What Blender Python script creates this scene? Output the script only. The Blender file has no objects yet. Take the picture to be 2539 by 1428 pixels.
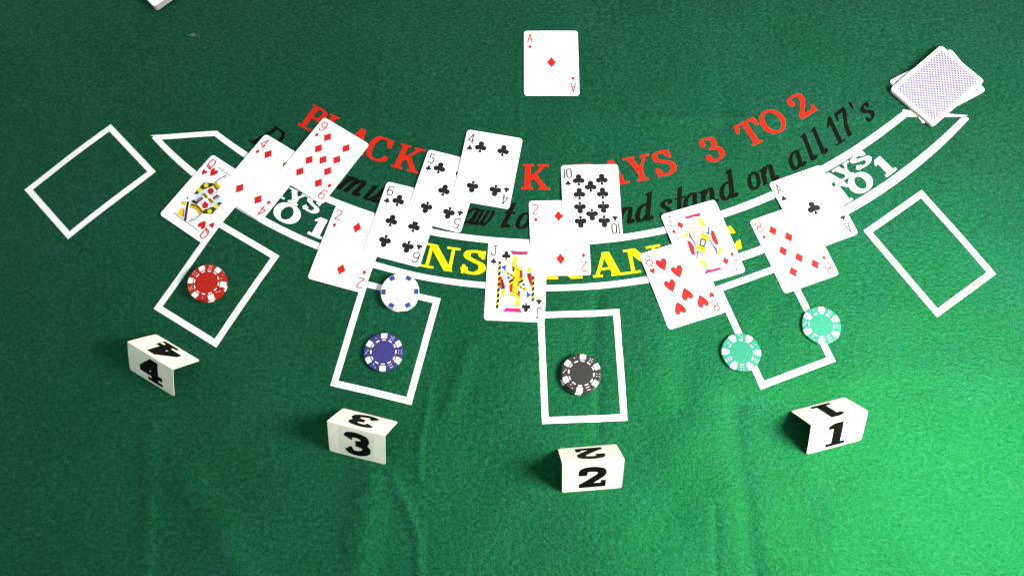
import bpy, math, random
import numpy as np
from mathutils import Vector, Matrix
from mathutils.geometry import delaunay_2d_cdt

# ------------------------------------------------------------------ camera, light, exposure
SC = bpy.context.scene
COL = SC.collection
MM = 0.001
random.seed(7)
rng = np.random.default_rng(7)

cam_d = bpy.data.cameras.new('camera')
cam = bpy.data.objects.new('camera', cam_d)
COL.objects.link(cam)
SC.camera = cam
cam_d.sensor_fit = 'HORIZONTAL'
cam_d.sensor_width = 36.0
cam_d.lens = 36.0 * 2125.48 / 2539.0
cam_d.clip_start = 0.01
cam_d.clip_end = 50
_p, _r = 1.23444625, -0.01502974
_fw = Vector((0, math.cos(_p), -math.sin(_p)))
_rt = Vector((1, 0, 0))
_up = _rt.cross(_fw)
_r2 = math.cos(_r) * _rt + math.sin(_r) * _up
_u2 = -math.sin(_r) * _rt + math.cos(_r) * _up
_m = Matrix((_r2, _u2, -_fw)).transposed().to_4x4()
_m.translation = Vector((0, 0, 0.8515))
cam.matrix_world = _m

world = bpy.data.worlds.new('World')
SC.world = world
world.use_nodes = True
bg = world.node_tree.nodes['Background']
bg.inputs['Color'].default_value = (0.80, 0.93, 1.0, 1)
bg.inputs['Strength'].default_value = 0.62

def area_lamp(name, loc, target, size, power, color):
    d = bpy.data.lights.new(name, 'AREA')
    d.shape = 'DISK'
    d.size = size
    d.energy = power
    d.color = color
    o = bpy.data.objects.new(name, d)
    COL.objects.link(o)
    o.location = loc
    o.rotation_euler = (Vector(target) - Vector(loc)).to_track_quat('-Z', 'Y').to_euler()
    return o

# the room's lamp: to the right of the table and a little towards the viewer
area_lamp('room_lamp', (0.66, 0.09, 0.60), (0.04, 0.22, 0), 0.38, 30, (1.0, 0.97, 0.88))

SC.view_settings.view_transform = 'Standard'
SC.view_settings.look = 'None'
SC.view_settings.exposure = 0
SC.view_settings.gamma = 1
SC.render.engine = 'CYCLES'

# ------------------------------------------------------------------ materials
def nt(name):
    m = bpy.data.materials.new(name)
    m.use_nodes = True
    t = m.node_tree
    return m, t, t.nodes['Principled BSDF']

def N(t, kind, **kw):
    n = t.nodes.new(kind)
    for k, v in kw.items():
        if k in n.inputs:
            n.inputs[k].default_value = v
        else:
            setattr(n, k, v)
    return n

def coords(t, scale=(1, 1, 1), which='Object'):
    tc = t.nodes.new('ShaderNodeTexCoord')
    mp = t.nodes.new('ShaderNodeMapping')
    mp.inputs['Scale'].default_value = scale
    t.links.new(tc.outputs[which], mp.inputs['Vector'])
    return mp.outputs['Vector']

def noise(t, vec, scale, detail=3, rough=0.6):
    n = t.nodes.new('ShaderNodeTexNoise')
    n.inputs['Scale'].default_value = scale
    n.inputs['Detail'].default_value = detail
    n.inputs['Roughness'].default_value = rough
    t.links.new(vec, n.inputs['Vector'])
    return n.outputs['Fac']

def ramp(t, fac, stops):
    r = t.nodes.new('ShaderNodeValToRGB')
    e = r.color_ramp.elements
    e[0].position, e[0].color = stops[0][0], (*stops[0][1], 1)
    e[1].position, e[1].color = stops[-1][0], (*stops[-1][1], 1)
    for p, c in stops[1:-1]:
        q = e.new(p)
        q.color = (*c, 1)
    t.links.new(fac, r.inputs['Fac'])
    return r.outputs['Color']

def cloth_height(t):
    """fibre relief shared by the bare felt and the ink printed on it"""
    a = noise(t, coords(t, (1, 1.35, 1)), 420, 4, 0.7)
    b = noise(t, coords(t, (1, 1.6, 1)), 190, 3, 0.65)
    m2 = N(t, 'ShaderNodeMath', operation='MULTIPLY')
    m2.inputs[1].default_value = 1.1
    t.links.new(b, m2.inputs[0])
    m = N(t, 'ShaderNodeMath', operation='ADD')
    t.links.new(a, m.inputs[0])
    t.links.new(m2.outputs[0], m.inputs[1])
    return m.outputs[0], a, b

def cloth_bump(t, bsdf, strength, dist):
    h, a, b = cloth_height(t)
    bp = N(t, 'ShaderNodeBump')
    bp.inputs['Strength'].default_value = strength
    bp.inputs['Distance'].default_value = dist
    t.links.new(h, bp.inputs['Height'])
    t.links.new(bp.outputs['Normal'], bsdf.inputs['Normal'])
    return h, a, b

def felt_material():
    m, t, b = nt('green_felt')
    h, f1, f2 = cloth_bump(t, b, 0.85, 0.0008)
    fa = N(t, 'ShaderNodeMath', operation='ADD')
    t.links.new(f1, fa.inputs[0])
    t.links.new(f2, fa.inputs[1])
    half = N(t, 'ShaderNodeMath', operation='MULTIPLY')
    half.inputs[1].default_value = 0.5
    t.links.new(fa.outputs[0], half.inputs[0])
    c = ramp(t, half.outputs[0], [(0.34, (0.0008, 0.009, 0.005)), (0.5, (0.0044, 0.0290, 0.0215)), (0.66, (0.0105, 0.060, 0.048))])
    big = noise(t, coords(t), 9, 3, 0.5)
    tint = ramp(t, big, [(0.3, (0.84, 0.90, 0.80)), (0.7, (1.12, 1.06, 1.16))])
    mx = N(t, 'ShaderNodeMix', data_type='RGBA', blend_type='MULTIPLY')
    mx.inputs['Factor'].default_value = 1.0
    t.links.new(c, mx.inputs['A'])
    t.links.new(tint, mx.inputs['B'])
    t.links.new(mx.outputs['Result'], b.inputs['Base Color'])
    b.inputs['Roughness'].default_value = 0.45
    b.inputs['Specular IOR Level'].default_value = 0.50
    b.inputs['Specular Tint'].default_value = (0.03, 1.0, 0.12, 1)
    b.inputs['Sheen Weight'].default_value = 0.06
    b.inputs['Sheen Tint'].default_value = (0.10, 0.9, 0.4, 1)
    b.inputs['Sheen Roughness'].default_value = 0.6
    return m

def ink_material(name, col, var=0.1):
    m, t, b = nt(name)
    h, f1, f2 = cloth_bump(t, b, 0.5, 0.0006)
    lo = tuple(x * (1 - var) for x in col)
    hi = tuple(min(1, x * (1 + var)) for x in col)
    t.links.new(ramp(t, f1, [(0.32, lo), (0.7, hi)]), b.inputs['Base Color'])
    b.inputs['Roughness'].default_value = 0.75
    b.inputs['Specular IOR Level'].default_value = 0.05
    return m

def paper_material(name, col, rough=0.38, var=0.03, spec=0.45, scale=60):
    m, t, b = nt(name)
    f = noise(t, coords(t), scale, 4, 0.6)
    lo = tuple(x * (1 - var) for x in col)
    hi = tuple(min(1, x * (1 + var)) for x in col)
    t.links.new(ramp(t, f, [(0.3, lo), (0.7, hi)]), b.inputs['Base Color'])
    b.inputs['Roughness'].default_value = rough
    b.inputs['Specular IOR Level'].default_value = spec
    g = noise(t, coords(t), 1400, 2, 0.5)
    bp = N(t, 'ShaderNodeBump')
    bp.inputs['Strength'].default_value = 0.06
    bp.inputs['Distance'].default_value = 0.0002
    t.links.new(g, bp.inputs['Height'])
    t.links.new(bp.outputs['Normal'], b.inputs['Normal'])
    return m

def plastic_material(name, col, rough=0.42, var=0.1):
    m, t, b = nt(name)
    f = noise(t, coords(t), 260, 3, 0.6)
    lo = tuple(x * (1 - var) for x in col)
    hi = tuple(min(1, x * (1 + var)) for x in col)
    t.links.new(ramp(t, f, [(0.3, lo), (0.7, hi)]), b.inputs['Base Color'])
    b.inputs['Roughness'].default_value = rough
    b.inputs['Specular IOR Level'].default_value = 0.28
    g = noise(t, coords(t), 900, 3, 0.6)
    bp = N(t, 'ShaderNodeBump')
    bp.inputs['Strength'].default_value = 0.12
    bp.inputs['Distance'].default_value = 0.0002
    t.links.new(g, bp.inputs['Height'])
    t.links.new(bp.outputs['Normal'], b.inputs['Normal'])
    return m

M = {
    'felt': felt_material(),
    'ink_white': ink_material('white_felt_ink', (0.77, 0.77, 0.75), 0.10),
    'ink_red': ink_material('red_felt_ink', (0.50, 0.012, 0.005), 0.14),
    'ink_black': ink_material('black_felt_ink', (0.003, 0.003, 0.002), 0.35),
    'ink_yellow': ink_material('yellow_felt_ink', (0.80, 0.66, 0.002), 0.06),
    'card': paper_material('card_stock', (0.81, 0.81, 0.81), 0.36, 0.015),
    'p_red': paper_material('card_red_print', (0.48, 0.008, 0.006), 0.5, 0.04, 0.2),
    'p_black': paper_material('card_black_print', (0.007, 0.006, 0.006), 0.5, 0.1, 0.25),
    'tent': paper_material('marker_card', (0.86, 0.82, 0.64), 0.6, 0.07, 0.3, 45),
    'sticker': paper_material('number_sticker', (0.74, 0.74, 0.62), 0.5, 0.05, 0.3, 80),
    'tent_black': paper_material('marker_black_print', (0.003, 0.003, 0.003), 0.6, 0.1, 0.08),
    'deck_edge_shaded': paper_material('deck_edge_shaded', (0.30, 0.29, 0.27), 0.7, 0.12, 0.2, 500),  # shade on the packs' sides, painted in as a grey edge colour
    'lint': paper_material('lint', (0.11, 0.15, 0.12), 0.9, 0.15, 0.1),
    'chip_red': plastic_material('red_chip_plastic', (0.32, 0.008, 0.002)),
    'chip_white': plastic_material('white_chip_plastic', (0.80, 0.79, 0.74), 0.42, 0.03),
    'chip_blue': plastic_material('blue_chip_plastic', (0.030, 0.025, 0.135)),
    'chip_black': plastic_material('black_chip_plastic', (0.020, 0.018, 0.018)),
    'chip_green': plastic_material('green_chip_plastic', (0.004, 0.150, 0.088)),
    'chip_navy': plastic_material('navy_insert_plastic', (0.02, 0.045, 0.22)),
    'chip_ink': plastic_material('dark_ring_plastic', (0.05, 0.045, 0.04)),
}
def back_material():
    """printed card back: violet lattice"""
    m, t, b = nt('card_back_print')
    v = coords(t, (1, 1, 1))
    sep = N(t, 'ShaderNodeSeparateXYZ')
    t.links.new(v, sep.inputs[0])
    waves = []
    for op in ('ADD', 'SUBTRACT'):
        s = N(t, 'ShaderNodeMath', operation=op)
        t.links.new(sep.outputs[0], s.inputs[0])
        t.links.new(sep.outputs[1], s.inputs[1])
        k = N(t, 'ShaderNodeMath', operation='MULTIPLY')
        k.inputs[1].default_value = 1400
        t.links.new(s.outputs[0], k.inputs[0])
        w = N(t, 'ShaderNodeMath', operation='SINE')
        t.links.new(k.outputs[0], w.inputs[0])
        waves.append(w)
    mx = N(t, 'ShaderNodeMath', operation='MAXIMUM')
    t.links.new(waves[0].outputs[0], mx.inputs[0])
    t.links.new(waves[1].outputs[0], mx.inputs[1])
    t.links.new(ramp(t, mx.outputs[0], [(0.80, (0.10, 0.08, 0.30)), (0.95, (0.62, 0.60, 0.74))]), b.inputs['Base Color'])
    b.inputs['Roughness'].default_value = 0.4
    return m
M['deck_back'] = back_material()
COURT = dict(mag=(0.50, 0.012, 0.07), blu=(0.008, 0.05, 0.48), yel=(0.62, 0.50, 0.008), gol=(0.50, 0.31, 0.004), drk=(0.022, 0.016, 0.008),
             wht=(0.81, 0.81, 0.81), red=(0.40, 0.008, 0.010), erm=(0.40, 0.55, 0.66), lbl=(0.03, 0.17, 0.42), nav=(0.012, 0.010, 0.06),
             nvl=(0.05, 0.035, 0.36), pnk=(0.55, 0.12, 0.08), ol=(0.13, 0.10, 0.006), olv=(0.035, 0.030, 0.003), org=(0.42, 0.12, 0.01),
             blk=(0.012, 0.010, 0.010), lil=(0.28, 0.28, 0.55), grn=(0.09, 0.10, 0.06))
for _k, _c in COURT.items():
    M['c_' + _k] = paper_material('court_print_' + _k, _c, 0.5, 0.05, 0.2)

# ------------------------------------------------------------------ flat shapes -> meshes (all lengths in mm)
def ccw(poly):
    a = 0
    for i in range(len(poly)):
        x0, y0 = poly[i - 1][:2]
        x1, y1 = poly[i][:2]
        a += x0 * y1 - x1 * y0
    return list(poly) if a > 0 else list(poly)[::-1]

def resample(poly, step, closed=True):
    out = []
    n = len(poly)
    for i in range(n if closed else n - 1):
        a, b = poly[i], poly[(i + 1) % n]
        k = max(1, int(math.ceil(math.hypot(b[0] - a[0], b[1] - a[1]) / step)))
        for j in range(k):
            out.append((a[0] + (b[0] - a[0]) * j / k, a[1] + (b[1] - a[1]) * j / k))
    if not closed:
        out.append(tuple(poly[-1]))
    return out

def fill(polys, grid=None, eps=2e-4):
    """overlapping polygons as one flat triangle mesh; each triangle tells which polygon lies on top (the last one)"""
    V, E, PO = [], [], []
    for p in polys:
        n, o = len(p), len(V)
        V += [Vector((x, y)) for x, y in p]
        E += [(o + i, o + (i + 1) % n) for i in range(n)]
        PO.append(np.array(p, float))
    if grid:
        A = np.array([tuple(v) for v in V])
        (xa, ya), (xb, yb) = A.min(0), A.max(0)
        x = xa + grid / 2
        while x < xb:
            y = ya + grid / 2
            while y < yb:
                V.append(Vector((x + 0.013, y + 0.017)))
                y += grid
            x += grid
    r = delaunay_2d_cdt(V, E, [], 0, eps, False)
    W = np.array([tuple(v) for v in r[0]])
    T = np.array([tuple(f) for f in r[2]], int)
    a, b, c = W[T[:, 0]], W[T[:, 1]], W[T[:, 2]]
    G = (a + b + c) / 3
    area = np.abs((b[:, 0] - a[:, 0]) * (c[:, 1] - a[:, 1]) - (c[:, 0] - a[:, 0]) * (b[:, 1] - a[:, 1]))
    own = np.full(len(T), -1)
    for k, p in enumerate(PO):
        lo, hi = p.min(0), p.max(0)
        s = np.nonzero((G[:, 0] >= lo[0]) & (G[:, 0] <= hi[0]) & (G[:, 1] >= lo[1]) & (G[:, 1] <= hi[1]))[0]
        if not len(s):
            continue
        gx, gy = G[s, 0][:, None], G[s, 1][:, None]
        x0, y0 = p[:, 0][None], p[:, 1][None]
        q = np.roll(p, -1, 0)
        x1, y1 = q[:, 0][None], q[:, 1][None]
        dy = np.where(y1 == y0, 1e-12, y1 - y0)
        cross = ((y0 > gy) != (y1 > gy)) & (gx < x0 + (gy - y0) * (x1 - x0) / dy)
        own[s[cross.sum(1) % 2 == 1]] = k
    keep = (own >= 0) & (area > 1e-9)
    T, own = T[keep], own[keep]
    used, inv = np.unique(T.ravel(), return_inverse=True)
    return [tuple(map(float, W[i])) for i in used], [tuple(int(i) for i in t) for t in inv.reshape(-1, 3)], [int(k) for k in own]

def add_mesh(name, verts, faces, mats, parent=None, midx=None, smooth=False, scale=MM):
    me = bpy.data.meshes.new(name)
    me.from_pydata([(x * scale, y * scale, z * scale) for x, y, z in verts], [], faces)
    for m in mats:
        me.materials.append(M[m] if isinstance(m, str) else m)
    if midx is not None:
        me.polygons.foreach_set('material_index', midx)
    if smooth:
        me.polygons.foreach_set('use_smooth', [True] * len(me.polygons))
    me.update()
    o = bpy.data.objects.new(name, me)
    COL.objects.link(o)
    if parent:
        o.parent = parent
    return o

def empty(name, loc=(0, 0, 0), rot=(0, 0, 0)):
    o = bpy.data.objects.new(name, None)
    o.empty_display_size = 0.01
    COL.objects.link(o)
    o.location = [c * MM for c in loc]
    o.rotation_euler = rot
    return o

def tag(o, label=None, cat=None, group=None, kind=None):
    if label: o['label'] = label
    if cat: o['category'] = cat
    if group: o['group'] = group
    if kind: o['kind'] = kind
    return o

def spline(pts, n=7):
    """Catmull-Rom through the points"""
    P = [np.array(p, float) for p in pts]
    if len(P) < 3:
        return [tuple(p) for p in P]
    Q = [2 * P[0] - P[1]] + P + [2 * P[-1] - P[-2]]
    out = []
    for i in range(1, len(Q) - 2):
        p0, p1, p2, p3 = Q[i - 1:i + 3]
        for k in range(n):
            t = k / n
            out.append(tuple(0.5 * (2 * p1 + (p2 - p0) * t + (2 * p0 - 5 * p1 + 4 * p2 - p3) * t * t + (3 * p1 - p0 - 3 * p2 + p3) * t ** 3)))
    out.append(tuple(P[-1]))
    return out

def stroke(pts, a, b=None, smooth=True, n=7):
    """quads swept along a path with an upright elliptical pen (a = half width of stems, b = half width of bars)"""
    b = a if b is None else b
    P = spline(pts, n) if smooth else [tuple(map(float, p)) for p in pts]
    closed = math.hypot(P[0][0] - P[-1][0], P[0][1] - P[-1][1]) < 1e-6
    if closed:
        P = P[:-1]
    L, R = [], []
    m = len(P)
    for i in range(m):
        p = P[i]
        q0 = P[i - 1] if (i > 0 or closed) else p
        q1 = P[(i + 1) % m] if (i < m - 1 or closed) else p
        tx, ty = q1[0] - q0[0], q1[1] - q0[1]
        d = math.hypot(tx, ty) or 1
        nx, ny = -ty / d, tx / d
        w = math.sqrt((a * nx) ** 2 + (b * ny) ** 2)
        k = 1.0
        if not smooth and 0 < i < m - 1:
            ux, uy = p[0] - q0[0], p[1] - q0[1]
            du = math.hypot(ux, uy) or 1
            k = 1 / max(0.5, abs((ux * tx + uy * ty) / (du * d)))
        L.append((p[0] + nx * w * k, p[1] + ny * w * k))
        R.append((p[0] - nx * w * k, p[1] - ny * w * k))
    out = []
    for i in range(m if closed else m - 1):
        j = (i + 1) % m
        for q in ([L[i], R[i], R[j]], [L[i], R[j], L[j]]):
            ar = (q[1][0] - q[0][0]) * (q[2][1] - q[0][1]) - (q[2][0] - q[0][0]) * (q[1][1] - q[0][1])
            if abs(ar) > 1e-9:
                out.append(ccw(q))
    return out

def disc(x, y, rx, ry=None, n=20):
    ry = rx if ry is None else ry
    return [(x + rx * math.cos(2 * math.pi * k / n), y + ry * math.sin(2 * math.pi * k / n)) for k in range(n)]

def rbox(x0, y0, x1, y1):
    return [(x0, y0), (x1, y0), (x1, y1), (x0, y1)]

def rounded(w, h, r, n=6):
    out = []
    for cx, cy, a0 in ((w / 2 - r, h / 2 - r, 0), (-w / 2 + r, h / 2 - r, 90), (-w / 2 + r, -h / 2 + r, 180), (w / 2 - r, -h / 2 + r, 270)):
        for k in range(n + 1):
            a = math.radians(a0 + 90 * k / n)
            out.append((cx + r * math.cos(a), cy + r * math.sin(a)))
    return out

# ------------------------------------------------------------------ letter shapes (cap height 1)
def bar(p, q, w):
    return [(p[0] - w / 2, p[1]), (p[0] + w / 2, p[1]), (q[0] + w / 2, q[1]), (q[0] - w / 2, q[1])]

def serif_font(a, b, s):
    """bold slab-serif capitals: a = half stem, b = half bar, s = slab height; returns char -> (width, polygons)"""
    G = {}
    st = lambda x, y0=0, y1=1: rbox(x - a, y0, x + a, y1)
    bot = lambda x, l=0.10, r=0.10: rbox(x - a - l, 0, x + a + r, s)
    tops = lambda x, l=0.10, r=0.10: rbox(x - a - l, 1 - s, x + a + r, 1)
    S = lambda *p: stroke(p, a, b)
    G['I'] = (0.46, [st(.23), bot(.23), tops(.23)])
    G['L'] = (0.84, [st(.24), tops(.24), rbox(.05, 0, .80, s), [(.80, 0), (.84, .36), (.76, .36), (.56, s), (.56, 0)]])
    G['T'] = (0.88, [st(.44), bot(.44), rbox(.04, 1 - s, .84, 1), [(.04, 1), (0, .66), (.08, .66), (.22, 1 - s), (.22, 1)], [(.84, 1), (.88, .66), (.80, .66), (.66, 1 - s), (.66, 1)]])
    G['E'] = (0.86, [st(.24), rbox(.05, 0, .80, s), rbox(.05, 1 - s, .78, 1), rbox(.24, .5 - s / 2, .56, .5 + s / 2), [(.80, 0), (.85, .34), (.77, .34), (.56, s), (.56, 0)],
                     [(.78, 1), (.82, .68), (.74, .68), (.56, 1 - s), (.56, 1)], rbox(.53, .36, .60, .64)])
    G['A'] = (1.0, [bar((.17, 0), (.47, 1), .10), bar((.76, 0), (.50, 1), 2.15 * a), rbox(.24, .28, .68, .28 + s), bot(.17, .07 - a + .03, .07 - a + .10), bot(.78, .09, .10), [(.42, 1), (.62, 1), (.5, .8)]])
    G['B'] = (0.84, [st(.24), rbox(.05, 0, .5, s), rbox(.05, 1 - s, .5, 1), *S((.36, 1 - b), (.52, 1 - b), (.66, .88), (.67, .70), (.54, .55), (.36, .53)), rbox(.2, .53 - s / 2, .42, .53 + s / 2),
                     *S((.36, .53), (.56, .52), (.74, .40), (.74, .17), (.58, b), (.36, b))])
    G['P'] = (0.84, [st(.24), bot(.24), rbox(.05, 1 - s, .5, 1), *S((.36, 1 - b), (.54, 1 - b), (.71, .86), (.71, .62), (.54, .46), (.3, .45))])
    G['R'] = (0.98, [st(.24), bot(.24), rbox(.05, 1 - s, .5, 1), *S((.36, 1 - b), (.54, 1 - b), (.69, .88), (.69, .66), (.54, .50), (.3, .49)), bar((.84, 0), (.52, .5), 2 * a), rbox(.72, 0, .98, s)])
    G['K'] = (1.0, [st(.24), bot(.24), tops(.24), bar((.30, .36), (.80, .97), .13), bar((.86, 0), (.46, .58), 2.1 * a), rbox(.62, 0, 1.0, s), rbox(.58, 1 - s, .98, 1)])
    G['N'] = (1.02, [rbox(.19 - .045, 0, .19 + .045, 1), rbox(.83 - .045, 0, .83 + .045, 1), bar((.80, 0), (.22, 1), 2.3 * a), rbox(0, 0, .38, s), rbox(.03, 1 - s, .3, 1), rbox(.64, 1 - s, 1.02, 1)])
    G['U'] = (0.96, [tops(.24), rbox(.60, 1 - s, .96, 1), rbox(.24 - a, .32, .24 + a, 1), *S((.24, .36), (.26, .16), (.42, .035), (.60, .06), (.76, .2), (.775, .4)), rbox(.74, .38, .81, 1)])
    G['Y'] = (0.96, [st(.5, 0, .46), bot(.5), bar((.50, .36), (.22, .97), 2.1 * a), bar((.52, .42), (.78, .97), .11), rbox(0, 1 - s, .42, 1), rbox(.62, 1 - s, .96, 1)])
    G['J'] = (0.62, [rbox(.44 - a, .26, .44 + a, 1), tops(.44), *S((.44, .3), (.42, .12), (.28, b * .6), (.15, .10)), disc(.14, .17, .11, .11)])
    ell = [(.48 + (.48 - a) * math.cos(2 * math.pi * k / 28), .5 + (.5 - b) * math.sin(2 * math.pi * k / 28)) for k in range(28)]
    G['O'] = (0.96, stroke(ell + ell[:1], a, b, smooth=False))
    G['C'] = (0.90, [*S((.74, .76), (.64, .92), (.46, 1 - b), (.22, .88), (a, .5), (.22, .12), (.48, b), (.70, .12), (.82, .28)), [(.70, .66), (.82, .66), (.80, .98), (.72, .98), (.66, .82)]])
    G['S'] = (0.78, [*S((.60, .78), (.50, .93), (.34, 1 - b), (.16, .88), (.15, .70), (.36, .56), (.58, .44), (.63, .24), (.48, .07), (.30, b), (.14, .12), (.10, .26)),
                     [(.58, .66), (.68, .66), (.68, 1), (.62, 1), (.52, .84)], [(.04, 0), (.10, 0), (.2, .18), (.12, .36), (.04, .36)]])
    G['1'] = (0.52, [st(.28, 0, 1), rbox(.02, 0, .52, s), [(.02, .80), (.06, .86), (.28 - a, 1), (.28 + a * .2, 1), (.28, .86), (.02, .72)]])
    G['2'] = (0.76, [*S((.13, .70), (.16, .88), (.36, 1 - b), (.58, .88), (.58, .66), (.40, .42), (.18, .2), (.10, .05)), disc(.15, .72, .11, .11), rbox(.06, 0, .70, .15), [(.58, 0), (.72, 0), (.76, .30), (.68, .30), (.58, .15)]])
    G['3'] = (0.74, [*S((.12, .80), (.18, .93), (.36, 1 - b), (.55, .88), (.54, .66), (.40, .54), (.28, .53)), *S((.28, .53), (.44, .52), (.63, .40), (.62, .16), (.44, b), (.24, b), (.12, .16)), disc(.14, .78, .10, .10), disc(.14, .22, .11, .11)])
    return G

def italic_font(a, b):
    """bold italic text letters; ascender height 1, x height 0.6"""
    G = {}
    S = lambda *p: stroke(p, a, b)
    st = lambda x, y0, y1: rbox(x - a, y0, x + a, y1)
    exitk = lambda x: S((x, .12), (x + .03, .03), (x + .12, .04), (x + .19, .12))
    flag = lambda x, y: [(x - a - .1, y - .06), (x - a, y - .02), (x + a, y + .02), (x + a, y - .1), (x - a, y - .1)]
    bowl = S((.44, .55), (.30, .585), (.13, .45), (.10, .2), (.2, .03), (.34, .08), (.44, .22))
    G['a'] = (.62, [*bowl, st(.44, .08, .6), *exitk(.44)])
    G['d'] = (.64, [*bowl, st(.45, .08, 1), *exitk(.45), flag(.45, 1)])
    G['e'] = (.54, S((.12, .28), (.30, .32), (.43, .44), (.38, .57), (.24, .575), (.11, .42), (.10, .18), (.22, .03), (.36, .05), (.46, .16)))
    G['l'] = (.38, [st(.18, .06, 1), flag(.18, 1), *exitk(.18)])
    G['r'] = (.48, [st(.16, 0, .58), flag(.16, .6), *S((.16, .34), (.24, .52), (.36, .58), (.42, .54)), disc(.42, .51, .07, .07)])
    G['m'] = (.98, [st(.16, 0, .58), flag(.16, .6), *S((.16, .34), (.28, .55), (.40, .56), (.44, .44)), st(.44, 0, .46), *S((.44, .34), (.56, .55), (.70, .56), (.74, .44)), st(.74, .08, .46), *exitk(.74)])
    G['n'] = (.70, [st(.16, 0, .58), flag(.16, .6), *S((.16, .34), (.30, .55), (.44, .56), (.48, .44)), st(.48, .08, .46), *exitk(.48)])
    G['u'] = (.70, [st(.16, .14, .58), flag(.16, .6), *S((.16, .18), (.20, .04), (.34, .04), (.47, .24)), st(.48, .08, .6), *exitk(.48)])
    G['s'] = (.46, [*S((.38, .46), (.34, .56), (.22, .575), (.12, .48), (.18, .36), (.30, .27), (.36, .15), (.28, .04), (.16, .03), (.08, .10)), disc(.09, .13, .06, .06), disc(.37, .48, .06, .06)])
    G['t'] = (.44, [st(.19, .08, .90), *exitk(.19), rbox(.02, .52, .40, .59), [(.19 - a, .9), (.19 + a, .98), (.19 + a, .8), (.19 - a, .8)]])
    G['w'] = (.86, [st(.15, .14, .58), flag(.15, .6), *S((.15, .18), (.20, .04), (.32, .05), (.42, .24)), st(.43, .14, .6), *S((.43, .18), (.48, .04), (.62, .06), (.74, .28), (.74, .48), (.66, .58)), disc(.68, .54, .07, .06)])
    G['o'] = (.58, S((.29, .58), (.15, .5), (.10, .3), (.15, .1), (.29, .02), (.43, .1), (.48, .3), (.43, .5), (.29, .58)))
    G['D'] = (.96, [st(.24, 0, 1), rbox(.04, 0, .48, .06), rbox(.04, .94, .48, 1), *S((.4, .97), (.62, .93), (.80, .72), (.82, .42), (.70, .14), (.50, .04), (.4, .03))])
    G['1'] = (.48, [st(.25, 0, 1), rbox(.04, 0, .46, .06), [(.02, .78), (.25 - a, .98), (.25, 1), (.25, .82), (.05, .70)]])
    G['7'] = (.58, [rbox(.05, .88, .55, 1), [(.05, 1), (.02, .70), (.09, .70), (.16, .88), (.16, 1)], *S((.50, .90), (.36, .62), (.26, .36), (.24, .02))])
    G['6'] = (.58, [*S((.46, .88), (.38, .97), (.26, .94), (.12, .70), (.10, .3), (.2, .06), (.32, .03), (.45, .14), (.46, .36), (.36, .52), (.24, .52), (.13, .40)), disc(.44, .86, .06, .06)])
    G["'"] = (.2, [[(.04, .98), (.17, .98), (.14, .78), (.07, .66), (.07, .76)]])
    return G

def thin_font(w):
    """light card-index numerals, drawn in a unit box (w = half line width); returns char -> polygons"""
    S = lambda *p: stroke(p, w * 1.85, w)
    Lp = lambda *p: stroke(p, w * 1.75, w, smooth=False)
    G = {}
    G['2'] = [*S((.08, .78), (.14, .92), (.45, 1 - w), (.80, .90), (.88, .72), (.70, .5), (.30, .22), (.08, w)), *Lp((.05, w), (.92, w)), *Lp((.92, w), (.96, .16))]
    G['4'] = [*Lp((.68, 0), (.68, .98)), *Lp((.68, .96), (.04, .26)), *Lp((.02, .27), (.98, .27)), *Lp((.45, w), (.92, w))]
    G['5'] = [*Lp((.88, 1 - w), (.22, 1 - w)), *Lp((.22, 1), (.14, .56)), *S((.14, .56), (.45, .62), (.80, .54), (.92, .32), (.78, .08), (.45, w), (.14, .08), (.04, .2))]
    G['6'] = [*S((.88, .84), (.74, .96), (.5, 1 - w), (.22, .86), (.08, .5), (.12, .2), (.32, w), (.66, w * 1.2), (.90, .18), (.92, .36), (.74, .54), (.46, .57), (.2, .48), (.09, .34))]
    G['9'] = [[(1 - x, 1 - y) for x, y in q] for q in G['6']]
    G['8'] = [*S((.5, .53), (.18, .62), (.12, .80), (.3, .96), (.5, 1 - w), (.7, .96), (.88, .80), (.82, .62), (.5, .53)), *S((.5, .53), (.12, .42), (.05, .22), (.22, .05), (.5, w), (.78, .05), (.95, .22), (.88, .42), (.5, .53))]
    G['10'] = [*Lp((.08, 0), (.08, 1)), *S((.68, 1 - w), (.46, .9), (.41, .7), (.41, .3), (.46, .1), (.68, w), (.90, .1), (.95, .3), (.95, .7), (.90, .9), (.68, 1 - w))]
    G['J'] = [*Lp((.72, 1), (.72, .24)), *S((.72, .26), (.66, .1), (.44, w), (.18, .08), (.08, .26)), *Lp((.42, 1 - w), (1.0, 1 - w)), disc(.1, .27, .09, .05, 10)]
    G['Q'] = [*S((.5, 1 - w), (.24, .92), (.12, .7), (.12, .34), (.26, .14), (.5, .1), (.74, .14), (.88, .34), (.88, .7), (.76, .92), (.5, 1 - w)), *S((.18, .12), (.32, .28), (.52, .26), (.66, .06), (.86, .0), (.98, .12))]
    G['A'] = [*Lp((.14, 0), (.5, .98)), *Lp((.86, 0), (.5, .98)), *Lp((.26, .36), (.74, .36)), *Lp((0, w), (.3, w)), *Lp((.68, w), (1, w))]
    return G

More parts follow.
